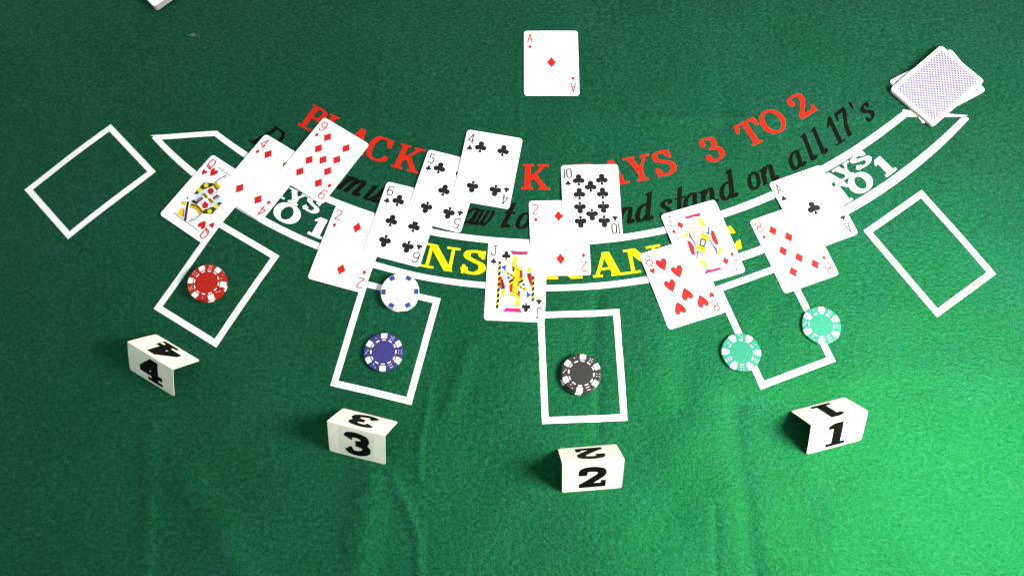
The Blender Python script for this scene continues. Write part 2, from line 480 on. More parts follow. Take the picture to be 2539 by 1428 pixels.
def marker_font():
    """heavy numerals on the seat markers, unit box"""
    S = lambda a, b, *p: stroke(p, a, b)
    G = {}
    G['1'] = (.50, [rbox(.28, 0, .76, 1), rbox(0, 0, 1, .15), rbox(.02, .76, .34, .92), [(.02, .92), (.34, 1), (.34, .8), (.02, .8)]])
    G['2'] = (.80, [*S(.165, .12, (.15, .66), (.20, .84), (.46, .895), (.78, .82), (.80, .62), (.55, .40), (.18, .12)), rbox(.02, 0, .98, .22), rbox(.80, 0, .98, .34), rbox(.0, .60, .30, .72)])
    G['3'] = (.82, [*S(.18, .115, (.16, .72), (.24, .86), (.5, .90), (.78, .82), (.76, .62), (.46, .53)), *S(.18, .115, (.46, .53), (.80, .45), (.84, .24), (.58, .10), (.30, .11), (.15, .28))])
    G['4'] = (.86, [rbox(.50, 0, .82, 1), [(.48, 1), (.82, 1), (.82, .80), (.36, .38), (.0, .38), (.0, .48)], rbox(.0, .24, 1.0, .43), rbox(.34, 0, 1.0, .14)])
    return G

# ------------------------------------------------------------------ the felt: a cloth with fold creases
CREASES = [
  ([(221, 167), (222, 119), (223, 73), (224, 7), (225, -18)], -0.9, 9),
  ([(190, 70), (192, 43), (190, 8), (187, -18)], -0.4, 2.8),
  ([(-119, 105), (-108, 78), (-92, 48), (-89, -14)], 0.5, 4),
  ([(-146, 105), (-148, 60), (-149, -13)], 1.0, 14),
  ([(-330, 108), (-294, 65), (-242, -5)], 1.0, 15),
  ([(-362, 160), (-354, 62), (-349, 8)], 0.6, 8),
  ([(-87, 193), (-92, 144), (-93, 104)], 0.35, 3),
  ([(-46, 234), (-58, 192), (-66, 168)], 0.5, 8),
  ([(393, 598), (381, 544), (373, 507)], -0.35, 3),
  ([(242, 590), (242, 519), (241, 488)], -0.8, 7),
  ([(154, 499), (290, 494), (472, 496)], 0.45, 6),
  ([(87, 285), (85, 215), (83, 141)], -0.35, 5),
  ([(172, 167), (253, 171), (336, 180), (438, 185)], -0.3, 8),
  ([(-139, 676), (-146, 596), (-149, 484)], 0.3, 4),
  ([(179, 301), (177, 222), (168, 172)], -0.7, 14),
  ([(289, 99), (302, 53), (313, -2)], 0.5, 16),
  ([(19, 627), (13, 550), (10, 482)], 0.25, 4),
  ([(-268, 308), (-242, 299), (-214, 267)], 0.25, 6),
  ([(293, 299), (263, 256), (250, 213)], -0.5, 12),
]

def _segdist(X, Y, pts):
    best = np.full(X.shape, 1e9)
    for (x0, y0), (x1, y1) in zip(pts[:-1], pts[1:]):
        dx, dy = x1 - x0, y1 - y0
        t = np.clip(((X - x0) * dx + (Y - y0) * dy) / (dx * dx + dy * dy), 0, 1)
        best = np.minimum(best, np.hypot(X - x0 - t * dx, Y - y0 - t * dy))
    return best

_ph = rng.uniform(0, 6.28, 12)
def cloth_z(X, Y):
    X = np.asarray(X, float)
    Y = np.asarray(Y, float)
    Z = np.zeros(X.shape)
    for k in range(6):
        a = k * 1.1 + 0.3
        wl = (150, 210, 95, 120, 70, 60)[k]
        Z = Z + (0.55, 0.6, 0.3, 0.35, 0.14, 0.12)[k] * np.sin(2 * np.pi * (X * math.cos(a) + Y * math.sin(a)) / wl + _ph[k] + 1.3 * np.sin(Y / 90.0 + _ph[k + 6]))
    wob = 1.6 * np.sin(Y / 17.0) + 1.1 * np.sin(X / 13.0 + Y / 29.0)
    for pts, amp, w in CREASES:
        w = w * 1.15
        d = _segdist(X + wob, Y + 0.7 * wob, [(float(p[0]), float(p[1])) for p in pts])
        Z = Z + (1.5 if pts[0][0] > 140 else 2.6) * amp * np.exp(-(d / w) ** 2)
    return Z

def cz(x, y):
    return float(cloth_z(np.array([x]), np.array([y]))[0])

GX0, GX1, GY0, GY1, GS = -760, 780, -120, 860, 2.5
_nx, _ny = int((GX1 - GX0) / GS) + 1, int((GY1 - GY0) / GS) + 1
_gx, _gy = np.meshgrid(GX0 + GS * np.arange(_nx), GY0 + GS * np.arange(_ny))
_gz = cloth_z(_gx, _gy)
_v = np.stack([_gx, _gy, _gz], -1).reshape(-1, 3) * MM
_i = (np.arange(_ny - 1)[:, None] * _nx + np.arange(_nx - 1)[None]).ravel()
_f = np.stack([_i, _i + 1, _i + 1 + _nx, _i + _nx], -1)
me = bpy.data.meshes.new('table_felt')
me.vertices.add(len(_v))
me.vertices.foreach_set('co', _v.astype(np.float32).ravel())
me.loops.add(_f.size)
me.loops.foreach_set('vertex_index', _f.astype(np.int32).ravel())
me.polygons.add(len(_f))
me.polygons.foreach_set('loop_start', np.arange(0, _f.size, 4, dtype=np.int32))
me.polygons.foreach_set('loop_total', np.full(len(_f), 4, dtype=np.int32))
me.polygons.foreach_set('use_smooth', np.ones(len(_f), dtype=bool))
me.update(calc_edges=True)
me.validate()
me.materials.append(M['felt'])
felt = bpy.data.objects.new('table_felt', me)
COL.objects.link(felt)
tag(felt, 'creased dark green felt table layout under the cards', 'table felt', kind='structure')

def felt_print(name, polys, mat, label=None, lift=0.25, grid=5.0):
    v, f, _ = fill([resample(p, grid) for p in polys], grid)
    A = np.array(v)
    z = cloth_z(A[:, 0], A[:, 1]) + lift
    o = add_mesh(name, [(x, y, zz) for (x, y), zz in zip(v, z)], f, [mat], felt, smooth=True)
    if label:
        o['label'] = label
    return o

PCX, PCY = 48.3, 935.0
def polar(th, r):
    t = math.radians(th)
    return (PCX + r * math.sin(t), PCY - r * math.cos(t))

def arch_text(name, font, seq, r0, r1, mat, label, shear=0.0):
    """letters set round the arc: seq of (char, start angle, end angle); r0 baseline radius, r1 cap radius"""
    VV, FF = [], []
    for ch, t0, t1 in seq:
        w, ps = font[ch]
        polys = [[polar(t0 + (x / w) * (t1 - t0) + shear * y, r0 + (r1 - r0) * y) for x, y in (resample(q, 0.15) if len(q) > 3 else q)] for q in ps]
        v, f, _ = fill(polys, 5.0)
        A = np.array(v)
        z = cloth_z(A[:, 0], A[:, 1]) + 0.25
        o = len(VV)
        VV += [(x, y, zz) for (x, y), zz in zip(v, z)]
        FF += [tuple(i + o for i in t) for t in f]
    ob = add_mesh(name, VV, FF, [mat], felt, smooth=True)
    ob['label'] = label
    return ob

def rad(c, th):
    return float(np.polyval(c, th / 45))
TOPU, TOPL = [15.0, 5.61, -10.06, -3.44, 583.31], [9.62, 5.56, -5.95, -2.63, 590.38]
LOWU, LOWL = [2.14, 8.95, -1.61, -5.74, 634.62], [-4.5, 7.6, 5.06, -3.95, 641.3]
def arc_strip(cu, cl, a0, a1, n=64):
    out = []
    for k in range(n):
        b0, b1 = a0 + (a1 - a0) * k / n, a0 + (a1 - a0) * (k + 1) / n
        out.append([polar(b0, rad(cl, b0)), polar(b1, rad(cl, b1)), polar(b1, rad(cu, b1)), polar(b0, rad(cu, b0))])
    return out
felt_print('insurance_line', arc_strip(TOPU, TOPL, -40.3, 42.2), 'ink_white', 'upper white arc line of the insurance band')
felt_print('insurance_line', arc_strip(LOWU, LOWL, -44.9, 46.6), 'ink_white', 'lower white arc line of the insurance band')
felt_print('insurance_line', [[(-404.5, 486.2), (-390.5, 480.7), (-331.4, 483.4), (-326, 487.0), (-329.4, 490.1)]], 'ink_white', 'short white line closing the left end of the insurance band', lift=0.30)
_e = [polar(46.4, 645), polar(46.8, 634), polar(42.6, 591), polar(41.7, 586), polar(42.3, 584)]
felt_print('insurance_line', [[polar(46.9, 643), polar(46.1, 636), polar(41.7, 591), polar(42.5, 586)]], 'ink_white', 'short white line closing the right end of the insurance band', lift=0.30)

def box_outline(bl, br, tr, w=6.6):
    bl, br, tr = (np.array(p, float) for p in (bl, br, tr))
    tl = bl + tr - br
    ux = (br - bl) / np.linalg.norm(br - bl)
    uy = (tr - br) / np.linalg.norm(tr - br)
    I = [bl + w * (ux + uy), br + w * (uy - ux), tr - w * (ux + uy), tl + w * (ux - uy)]
    O = [bl, br, tr, tl]
    return [[tuple(O[k]), tuple(O[(k + 1) % 4]), tuple(I[(k + 1) % 4]), tuple(I[k])] for k in range(4)]
def from_corner(c, d1, l1, d2, l2):
    c = np.array(c, float)
    return c + np.array(d1) * l1, c, c + np.array(d2) * l2
BOXES = [
    ((-375.1, 280.8), (-304.9, 237.5), (-247.7, 337.7), 'white betting box holding the red chips'),
    ((-185.7, 196.2), (-103.0, 175.1), (-74.9, 287.2), 'white betting box holding the blue chip'),
    ((28.0, 153.8), (113.5, 156.2), (111.5, 272.6), 'white betting box holding the black chips'),
    ((249.4, 185.4), (328.6, 213.2), (292.2, 323.2), 'white betting box under the two green chips'),
    (*from_corner((-392.8, 440.8), (-.72, -.695), 116, (-.695, .72), 84), 'white betting box cut off beside the left end of the insurance band'),
    (*reversed(from_corner((379, 357), (.833, .553), 84, (.533, -.846), 116)), 'white betting box cut off right of the ace of clubs'),
]
for bl, br, tr, lab in BOXES[:4]:
    felt_print('betting_box', box_outline(bl, br, tr), 'ink_white', lab)
a_, c_, b_ = BOXES[4][:3]           # corner in the middle: complete the rectangle from it
felt_print('betting_box', box_outline(a_, c_, b_), 'ink_white', BOXES[4][3])
a_, c_, b_ = BOXES[5][:3]
felt_print('betting_box', box_outline(c_, a_, np.array(a_) + np.array(b_) - np.array(c_)), 'ink_white', BOXES[5][3])

FR = serif_font(0.098, 0.042, 0.075)
arch_text('arched_lettering', FR, [('B', -33.5, -30.5), ('L', -30.7, -27.7), ('A', -27.3, -23.8), ('C', -23.95, -20.8), ('K', -20.3, -16.7)], 524, 493.5, 'ink_red', 'red arched word BLACK, first word of the payout line')
arch_text('arched_lettering', FR, [('J', -14.6, -12.4), ('A', -12.2, -8.6), ('C', -8.3, -5.0), ('K', -4.15, -0.55)], 524, 493.5, 'ink_red', 'red arched word JACK, mostly hidden by cards')
arch_text('arched_lettering', FR, [('P', 2.4, 5.3), ('A', 5.5, 9.15), ('Y', 8.9, 12.4), ('S', 12.5, 15.4)], 524, 493.5, 'ink_red', 'red arched word PAYS')
arch_text('arched_lettering', FR, [('3', 19.0, 21.6)], 524, 493.5, 'ink_red', 'red arched numeral 3')
arch_text('arched_lettering', FR, [('T', 24.2, 27.4), ('O', 27.5, 30.7)], 524, 493.5, 'ink_red', 'red arched word TO')
arch_text('arched_lettering', FR, [('2', 32.3, 35.1)], 524, 493.5, 'ink_red', 'red arched numeral 2')
FI = italic_font(0.084, 0.038)
SH = 1.15
for seq, lab in (
    ([('D', -36.9, -34.2), ('e', -33.9, -32.3), ('a', -32.2, -30.3), ('l', -30.2, -29.1), ('e', -28.9, -27.3), ('r', -27.2, -25.8)], 'black italic word Dealer, mostly under cards'),
    ([('m', -25.1, -22.0), ('u', -21.9, -19.8), ('s', -19.6, -18.3), ('t', -18.1, -16.9)], 'black italic word must'),
    ([('d', -14.0, -12.1), ('r', -12.0, -10.6), ('a', -10.6, -8.8), ('w', -9.1, -7.3)], 'black italic word draw'),
    ([('t', -6.4, -5.0), ('o', -4.7, -3.0)], 'black italic word to'),
    ([('1', -0.9, 0.5), ('6', 0.7, 2.4)], 'black italic number 16'),
    ([('a', 4.4, 6.4), ('n', 6.4, 8.6), ('d', 8.5, 10.6)], 'black italic word and'),
    ([('s', 11.2, 12.8), ('t', 13.0, 14.4), ('a', 14.0, 16.0), ('n', 15.9, 18.2), ('d', 18.3, 20.5)], 'black italic word stand'),
    ([('o', 21.8, 23.5), ('n', 23.4, 25.7)], 'black italic word on'),
    ([('a', 27.2, 29.2), ('l', 29.6, 30.8), ('l', 31.15, 32.35)], 'black italic word all'),
    ([('1', 33.4, 35.0), ('7', 34.9, 36.8), ("'", 37.3, 38.0), ('s', 38.2, 39.8)], "black italic number 17's"),
):
    arch_text('italic_lettering', FI, seq, 571, 539, 'ink_black', lab, shear=SH)
FY = serif_font(0.105, 0.05, 0.085)
arch_text('insurance_lettering', FY, [('I', -15.6, -14.0), ('N', -13.45, -9.85), ('S', -9.5, -6.9), ('U', -6.3, -2.9), ('R', -1.9, 2.4), ('A', 3.2, 6.65), ('N', 6.65, 10.6), ('C', 11.2, 14.2), ('E', 15.3, 18.6)], 628, 600.5, 'ink_yellow', 'yellow arched word INSURANCE')
FW = serif_font(0.135, 0.068, 0.13)
for top, low, lab in (
    ([('P', -33.3, -31.5), ('A', -31.6, -29.2), ('Y', -29.4, -27.0), ('S', -27.0, -25.2)], [('2', -35.2, -33.2), ('T', -32.0, -29.7), ('O', -29.5, -26.6), ('1', -25.2, -23.6)], 'on the left of the insurance band'),
    ([('P', 27.1, 29.0), ('A', 29.1, 31.6), ('Y', 31.1, 33.4), ('S', 33.5, 35.7)], [('2', 26.4, 28.5), ('T', 29.0, 31.5), ('O', 31.4, 34.1), ('1', 35.3, 36.8)], 'on the right of the insurance band')):
    arch_text('payout_lettering', FW, top, 608, 591.8, 'ink_white', 'small white word PAYS ' + lab)
    arch_text('payout_lettering', FW, low, 631.5, 608.5, 'ink_white', 'white lettering 2 TO 1 ' + lab)

# ------------------------------------------------------------------ playing cards
CW, CH, CT = 63.0, 88.0, 0.32
JC = [
  ('P', 'mag', [(-9.3, -29.8), (5.0, -29.6), (7.7, -34.1), (-12.3, -33.7)]),
  ('S', 'blu', 0.5, [(-12.3, -33.8), (-2.5, -33.8), (7.7, -34.3)]),
  ('P', 'yel', [(0.1, -18.8), (5.9, -21.9), (5.5, -23.6), (4.2, -24.0), (4.8, -28.9), (-0.1, -29.0), (-0.0, -24.1)]),
  ('P', 'yel', [(-15.0, -29.5), (-13.4, -30.1), (-12.0, -32.0), (-13.3, -31.7)]),
  ('S', 'drk', 2.8, [(-18.3, 21.7), (-18.0, 4.8), (-18.1, -12.8), (-18.2, -24.9), (-18.8, -31.0)]),
  ('P', 'blu', [(-16.6, 15.2), (-10.3, 19.3), (-10.1, 10.7), (-12.8, 10.2)]),
  ('S', 'wht', 0.5, [(-11.0, 19.0), (-10.9, 10.5)]),
  ('P', 'red', [(-17.4, 6.2), (-14.7, 3.6), (-11.4, -5.1), (-10.9, -9.1), (-15.0, -10.0), (-16.7, -4.6)]),
  ('P', 'drk', [(-15.6, 3.2), (-13.5, -2.1), (-12.0, -8.8), (-14.1, -9.3), (-15.0, -3.2)]),
  ('P', 'blu', [(-16.7, -5.3), (-14.9, -9.7), (-15.5, -10.2), (-16.7, -7.4)]),
  ('S', 'erm', 3.76, [(-15.8, 12.5), (-12.0, 5.1), (-9.8, -1.6), (-9.0, -9.7), (-9.4, -18.2)]),
  ('P', 'yel', [(-15.5, -10.4), (-11.1, -9.5), (-11.2, -16.6), (-14.8, -16.4)]),
  ('P', 'red', [(-5.7, 17.0), (3.2, 11.2), (6.3, 12.4), (7.1, 4.6), (2.4, 0.3), (-0.2, 1.2)]),
  ('P', 'yel', [(-2.0, 14.1), (3.2, 11.2), (3.2, 0.3), (2.3, -11.3), (-3.2, -9.8), (-3.1, -2.0)]),
  ('P', 'yel', [(-5.9, 21.5), (3.1, 15.7), (6.1, 16.5), (5.8, 12.4), (3.2, 11.4), (-5.7, 17.4)]),
  ('S', 'drk', 0.45, [(-5.7, 17.2), (3.2, 11.5), (5.9, 12.3)]),
  ('S', 'drk', 0.7, [(-5.6, 21.1), (-2.2, 18.6), (2.4, 15.3), (5.7, 16.3)]),
  ('S', 'gol', 3.95, [(-7.7, -3.2), (-2.4, 1.4)]),
  ('S', 'drk', 2.55, [(-7.3, -1.2), (-2.8, 2.1)]),
  ('P', 'blu', [(-10.4, 6.2), (-5.1, 3.7), (-8.2, 1.0)]),
  ('P', 'drk', [(-4.9, 13.3), (-3.6, 14.0), (-2.6, 12.0), (-3.8, 10.9), (-5.0, 11.7)]),
  ('S', 'gol', 3.05, [(-12.1, 9.2), (-7.6, 8.0), (-2.2, 3.8), (0.5, 1.1)]),
  ('S', 'drk', 0.3, [(-9.5, 8.8), (-8.3, 8.8), (-8.2, 7.6), (-9.4, 7.5), (-9.5, 8.8)]),
  ('S', 'drk', 0.3, [(-6.0, 7.2), (-4.9, 7.3), (-4.8, 6.0), (-6.0, 6.0), (-6.0, 7.2)]),
  ('S', 'drk', 0.3, [(-3.1, 4.4), (-2.0, 4.4), (-1.9, 3.2), (-3.1, 3.2), (-3.1, 4.4)]),
  ('P', 'yel', [(-19.6, 16.9), (-17.1, 19.0), (-17.1, 17.2), (-19.5, 15.1)]),
  ('P', 'yel', [(-19.6, 10.7), (-17.1, 12.8), (-17.1, 11.0), (-19.5, 8.9)]),
  ('P', 'yel', [(-19.6, 4.5), (-17.1, 6.7), (-17.1, 4.9), (-19.5, 2.7)]),
  ('P', 'yel', [(-19.6, -1.6), (-17.1, 0.5), (-17.1, -1.3), (-19.6, -3.4)]),
  ('P', 'yel', [(-19.6, -7.8), (-17.1, -5.6), (-17.1, -7.4), (-19.6, -9.5)]),
  ('P', 'yel', [(-19.6, -13.8), (-17.1, -11.7), (-17.1, -13.5), (-19.6, -15.6)]),
  ('P', 'yel', [(-19.6, -19.9), (-17.2, -17.8), (-17.1, -19.5), (-19.6, -21.6)]),
  ('P', 'yel', [(-19.6, -25.9), (-17.2, -23.8), (-17.1, -25.6), (-19.6, -27.7)]),
  ('S', 'lbl', 0.5, [(-14.6, 9.6), (-14.1, 9.3)]),
  ('S', 'lbl', 0.5, [(-12.9, 6.3), (-12.3, 5.9)]),
  ('S', 'lbl', 0.45, [(-13.4, 4.2), (-12.9, 3.8)]),
  ('S', 'lbl', 0.5, [(-11.1, 1.9), (-10.5, 1.5)]),
  ('S', 'lbl', 0.5, [(-10.6, -1.8), (-10.0, -2.2)]),
  ('S', 'lbl', 0.46, [(-8.9, -2.7), (-8.4, -3.1)]),
  ('S', 'lbl', 0.5, [(-10.1, -5.5), (-9.5, -5.9)]),
  ('S', 'lbl', 0.5, [(-8.5, -8.2), (-7.9, -8.5)]),
  ('S', 'lbl', 0.5, [(-9.8, -10.2), (-9.3, -10.6)]),
  ('S', 'lbl', 0.5, [(-8.4, -12.9), (-7.9, -13.3)]),
  ('S', 'lbl', 0.5, [(-10.0, -14.6), (-9.4, -15.0)]),
  ('S', 'lbl', 0.45, [(-9.3, -17.3), (-8.8, -17.7)]),
  ('S', 'lbl', 0.5, [(-8.8, 16.4), (-8.3, 16.0)]),
  ('S', 'lbl', 0.5, [(-9.4, 13.6), (-8.8, 13.3)]),
  ('S', 'lbl', 0.46, [(-7.7, 12.3), (-7.2, 12.0)]),
  ('S', 'lbl', 0.45, [(-8.2, 9.2), (-7.7, 8.8)]),
  ('S', 'lbl', 0.5, [(-7.2, 15.1), (-6.6, 14.7)]),
]
JD = [
  ('P', 'mag', [(-8.9, 34.4), (12.0, 34.1), (7.8, 29.4), (1.9, 31.0), (-6.1, 30.7)]),
  ('P', 'yel', [(4.4, 29.0), (8.1, 28.8), (9.6, 24.0), (11.3, 18.4), (7.1, 17.7), (5.2, 21.2), (5.6, 24.6)]),
  ('S', 'yel', 1.11, [(-6.8, 20.5), (-6.0, 17.5), (-1.7, 15.1), (3.6, 15.5), (7.2, 17.1)]),
  ('S', 'yel', 0.9, [(-1.6, 15.0), (-2.9, 11.3)]),
  ('S', 'pnk', 0.61, [(-4.0, 8.9), (-7.2, 2.4)]),
  ('S', 'nav', 0.41, [(-18.3, 21.7), (-17.7, -11.0)]),
  ('S', 'gol', 0.56, [(-16.5, 20.4), (-16.3, -9.1)]),
  ('P', 'red', [(-9.6, 14.8), (-8.8, 12.8), (-8.4, 3.8), (-11.8, 11.3)]),
  ('S', 'gol', 0.49, [(-9.0, 13.9), (-7.6, 2.1)]),
  ('P', 'red', [(-15.5, 7.7), (-12.8, 6.5), (-11.2, -0.1), (-11.9, -6.4), (-13.9, -11.3), (-16.6, -9.0)]),
  ('S', 'mag', 0.74, [(-12.8, 6.5), (-11.2, -0.5), (-12.0, -6.3), (-13.8, -10.9)]),
  ('S', 'nvl', 1.53, [(-8.7, 17.3), (-11.1, 11.8), (-9.8, 7.6), (-8.7, 1.5), (-9.0, -5.3), (-13.1, -15.8)]),
  ('S', 'wht', 0.59, [(-12.8, 9.2), (-10.3, 4.7), (-9.8, -0.9), (-10.8, -6.7), (-13.1, -12.8)]),
  ('P', 'yel', [(-7.5, 1.6), (-3.7, -1.5), (0.0, -5.5), (4.1, 0.2), (-2.4, -12.1), (-9.2, -7.3)]),
  ('S', 'blu', 1.38, [(-9.9, -7.4), (-4.7, -12.2)]),
  ('P', 'blu', [(-10.3, -8.6), (-8.6, -9.5), (-10.1, -10.4), (-9.3, -11.6), (-10.9, -12.1), (-10.3, -13.7), (-11.8, -13.9), (-11.5, -15.7), (-13.9, -16.1)]),
  ('S', 'ol', 0.54, [(7.0, 16.5), (-4.4, -0.9)]),
  ('P', 'yel', [(-14.3, 16.3), (-10.1, 17.0), (-11.4, 12.6), (-15.2, 10.4), (-16.5, 12.1)]),
  ('P', 'org', [(-15.9, 16.1), (-13.4, 16.7), (-14.7, 15.0)]),
  ('P', 'drk', [(0.9, 5.8), (4.9, 1.6), (-0.9, -5.8), (-4.9, -1.6)]),
  ('P', 'wht', [(0.6, 3.3), (2.7, 1.0), (-0.6, -3.3), (-2.7, -1.0)]),
  ('S', 'drk', 0.55, [(1.0, 1.2), (1.2, 0.7)]),
]
QH = [
  ('S', 'nav', 0.3, [(-19.8, -34.0), (-2.6, -34.4), (15.6, -34.9)]),
  ('P', 'yel', [(-16.6, -33.1), (-16.7, -23.9), (-12.9, -24.0), (-7.2, -32.6)]),
  ('P', 'org', [(-14.1, -24.4), (-11.9, -24.2), (-11.6, -26.3), (-9.7, -26.7), (-9.8, -28.6), (-7.8, -29.4), (-7.9, -31.3), (-5.9, -32.6), (-8.8, -32.8)]),
  ('S', 'nav', 2.43, [(-15.3, -14.9), (-11.2, -22.0), (-7.1, -28.1), (-3.1, -34.3)]),
  ('S', 'nvl', 1.03, [(-10.3, -21.4), (-6.4, -27.7), (-2.9, -32.4)]),
  ('S', 'nav', 1.07, [(1.0, -32.9), (4.5, -26.1), (6.2, -17.9)]),
  ('P', 'nvl', [(-0.2, -28.4), (1.9, -27.8), (1.8, -29.7)]),
  ('P', 'nvl', [(-4.9, -28.4), (-3.4, -28.3), (-3.4, -29.3)]),
  ('P', 'blk', [(-13.4, -13.6), (-10.3, -6.0), (-6.4, -2.2), (-2.2, -3.4), (-3.4, -11.9), (-9.4, -13.2)]),
  ('P', 'red', [(-9.8, -10.7), (-7.2, -3.4), (-4.6, -3.1), (-5.6, -9.3)]),
  ('P', 'wht', [(-5.3, -11.6), (-3.7, -3.3), (-1.3, -3.9), (-1.0, -11.4)]),
  ('S', 'nvl', 0.39, [(-2.9, -11.5), (-2.0, -3.7)]),
  ('P', 'lil', [(-12.6, -5.4), (-8.2, -1.2), (-5.7, -0.8), (-6.1, -2.6), (-10.5, -5.8)]),
  ('S', 'gol', 5.5, [(-10.4, -17.0), (-4.0, -15.3), (1.0, -16.0), (6.2, -17.9)]),
  ('S', 'ol', 2.15, [(-11.0, -16.0), (-4.3, -14.0), (1.1, -14.6), (6.2, -16.3)]),
  ('P', 'olv', [(6.8, -17.5), (16.3, -11.9), (16.5, 5.1), (11.8, 2.4), (11.4, -4.3), (6.7, -11.3), (5.2, -13.6)]),
  ('P', 'red', [(-0.4, -10.2), (-0.6, -4.6), (5.0, -4.9), (6.9, -8.2), (6.1, -11.4), (3.3, -12.2)]),
  ('P', 'erm', [(3.7, -2.1), (7.6, 2.7), (7.1, 9.1), (10.4, 10.4), (13.3, 4.3), (11.5, -2.3), (8.5, -9.2), (6.5, -7.4)]),
  ('S', 'lbl', 1.0, [(6.2, -1.4), (9.2, -0.7)]),
  ('P', 'lbl', [(6.6, 3.9), (7.1, 9.1), (9.5, 9.4), (8.9, 4.9)]),
  ('C', 'yel', 2.59, (13.7, -2.4)),
  ('C', 'yel', 2.57, (11.8, -10.8)),
  ('C', 'gol', 0.68, (13.7, -2.4)),
  ('C', 'gol', 0.68, (11.8, -10.8)),
  ('C', 'yel', 2.84, (-17.9, -19.3)),
  ('P', 'org', [(-20.4, -20.6), (-19.5, -18.6), (-18.1, -21.2)]),
  ('C', 'org', 0.54, (-17.5, -17.3)),
  ('C', 'grn', 1.23, (-18.7, -12.3)),
  ('S', 'gol', 3.65, [(-8.1, 1.2), (-3.2, 0.3), (-1.1, -0.9)]),
  ('S', 'blk', 0.61, [(-7.5, 1.9), (-0.4, 0.1)]),
  ('S', 'blk', 0.61, [(-7.7, 0.5), (-2.6, -0.5)]),
]
CARDS = {'Ad': (49.39, 572.1, -0.99), '4c': (-24.6, 436.87, -10.79), '9d': (-207.49, 450.79, -33.41), '4d': (-272.3, 431.06, -33.39), 'Qh': (-330.42, 405.92, -34.8), '6c': (-116.62, 372.59, -15.34), '5c': (-72.59, 411.25, -16.15), '10c': (87.77, 396.34, 0.12), '2d': (51.74, 353.8, 0.58), 'Jc': (4.4, 304.52, -3.39), '8h': (178.78, 300.21, 16.78), 'Jd': (204.58, 344.92, 16.52), 'Ac': (327.61, 383.45, 19.97), '8d': (301.51, 338.73, 18.69), '2dl': (-171.72, 347.43, -16.92)}
TF = thin_font(0.056)
def pip_shape(suit):
    """unit pip about the origin, height 1"""
    if suit == 'd':
        q = []
        for (x0, y0), (x1, y1) in zip([(0, .5), (-.375, 0), (0, -.5), (.375, 0)], [(-.375, 0), (0, -.5), (.375, 0), (0, .5)]):
            for k in range(4):
                t = k / 4
                s = 1 - 0.045 * math.sin(math.pi * t)
                q.append(((x0 + (x1 - x0) * t) * s, (y0 + (y1 - y0) * t) * s))
        return [q]
    if suit == 'h':
        half = spline([(0, .30), (.10, .46), (.26, .49), (.40, .38), (.42, .16), (.30, -.12), (.12, -.36), (0, -.5)], 4)
        return [half + [(-x, y) for x, y in half[-2:0:-1]]]
    r = .225
    return [disc(0, .27, r, r, 16), disc(-.24, -.08, r, r, 16), disc(.24, -.08, r, r, 16), [(-.045, .1), (.045, .1), (.05, -.2), (.15, -.5), (-.15, -.5), (-.05, -.2)], disc(0, 0, .12, .12, 10)]

PIPS = {  # (column, distance from the card's centre upwards in mm)
    'A': [(0, 0)], '2': [(0, 25), (0, -25)], '4': [(-1, 25), (1, 25), (-1, -25), (1, -25)],
    '5': [(-1, 25), (1, 25), (0, 0), (-1, -25), (1, -25)],
    '6': [(s, y) for s in (-1, 1) for y in (25, 0, -25)],
    '8': [(s, y) for s in (-1, 1) for y in (25, 0, -25)] + [(0, 12.6), (0, -12.6)],
    '9': [(s, y) for s in (-1, 1) for y in (25.5, 8.5, -8.5, -25.5)] + [(0, 0)],
    '10': [(s, y) for s in (-1, 1) for y in (25.5, 8.5, -8.5, -25.5)] + [(0, 17.2), (0, -17.2)],
}
PSIZE = {'d': 13.4, 'h': 14.4, 'c': 14.4}
PLACED = []       # cards already lying on the table, for the ones dealt on top of them

def arch(c, x, y):
    return c['ax'] * (1 - (2 * x / CW) ** 2) + c['ay'] * (1 - (2 * y / CH) ** 2) + c['tw'] * (x / CW) * (y / CH)

def settle(c):
    """let the card rest on the cloth and on the cards under it: find the tilt with the lowest centre"""
    ca, sa = math.cos(c['a']), math.sin(c['a'])
    X, Y = np.meshgrid(np.linspace(-CW / 2, CW / 2, 15), np.linspace(-CH / 2, CH / 2, 19))
    WX, WY = c['x'] + ca * X - sa * Y, c['y'] + sa * X + ca * Y
    sup = cloth_z(WX, WY) + 0.28
    for q in PLACED:
        cb, sb = math.cos(q['a']), math.sin(q['a'])
        LX, LY = cb * (WX - q['x']) + sb * (WY - q['y']), -sb * (WX - q['x']) + cb * (WY - q['y'])
        ins = (abs(LX) < CW / 2 + 1) & (abs(LY) < CH / 2 + 1)
        top = q['z'] + q['b'] * LX + q['c'] * LY + arch(q, LX, LY) + CT + 0.16
        sup = np.where(ins, np.maximum(sup, top), sup)
    base = sup - arch(c, X, Y)
    best = None
    for b in np.linspace(-.03, .03, 41):
        for cc in np.linspace(-.03, .03, 41):
            z = float((base - b * X - cc * Y).max())
            if best is None or z < best[0]:
                best = (z, b, cc)
    c['z'], c['b'], c['c'] = best
    PLACED.append(c)

def card_print(name, polys, mats, c, parent, lift, midx=None, grid=8.0):
    v, f, top = fill(polys, grid)
    vv = [(x, y, arch(c, x, y) + CT + lift) for x, y in v]
    return add_mesh(name, vv, f, mats, parent, [midx[t] for t in top] if midx else None)

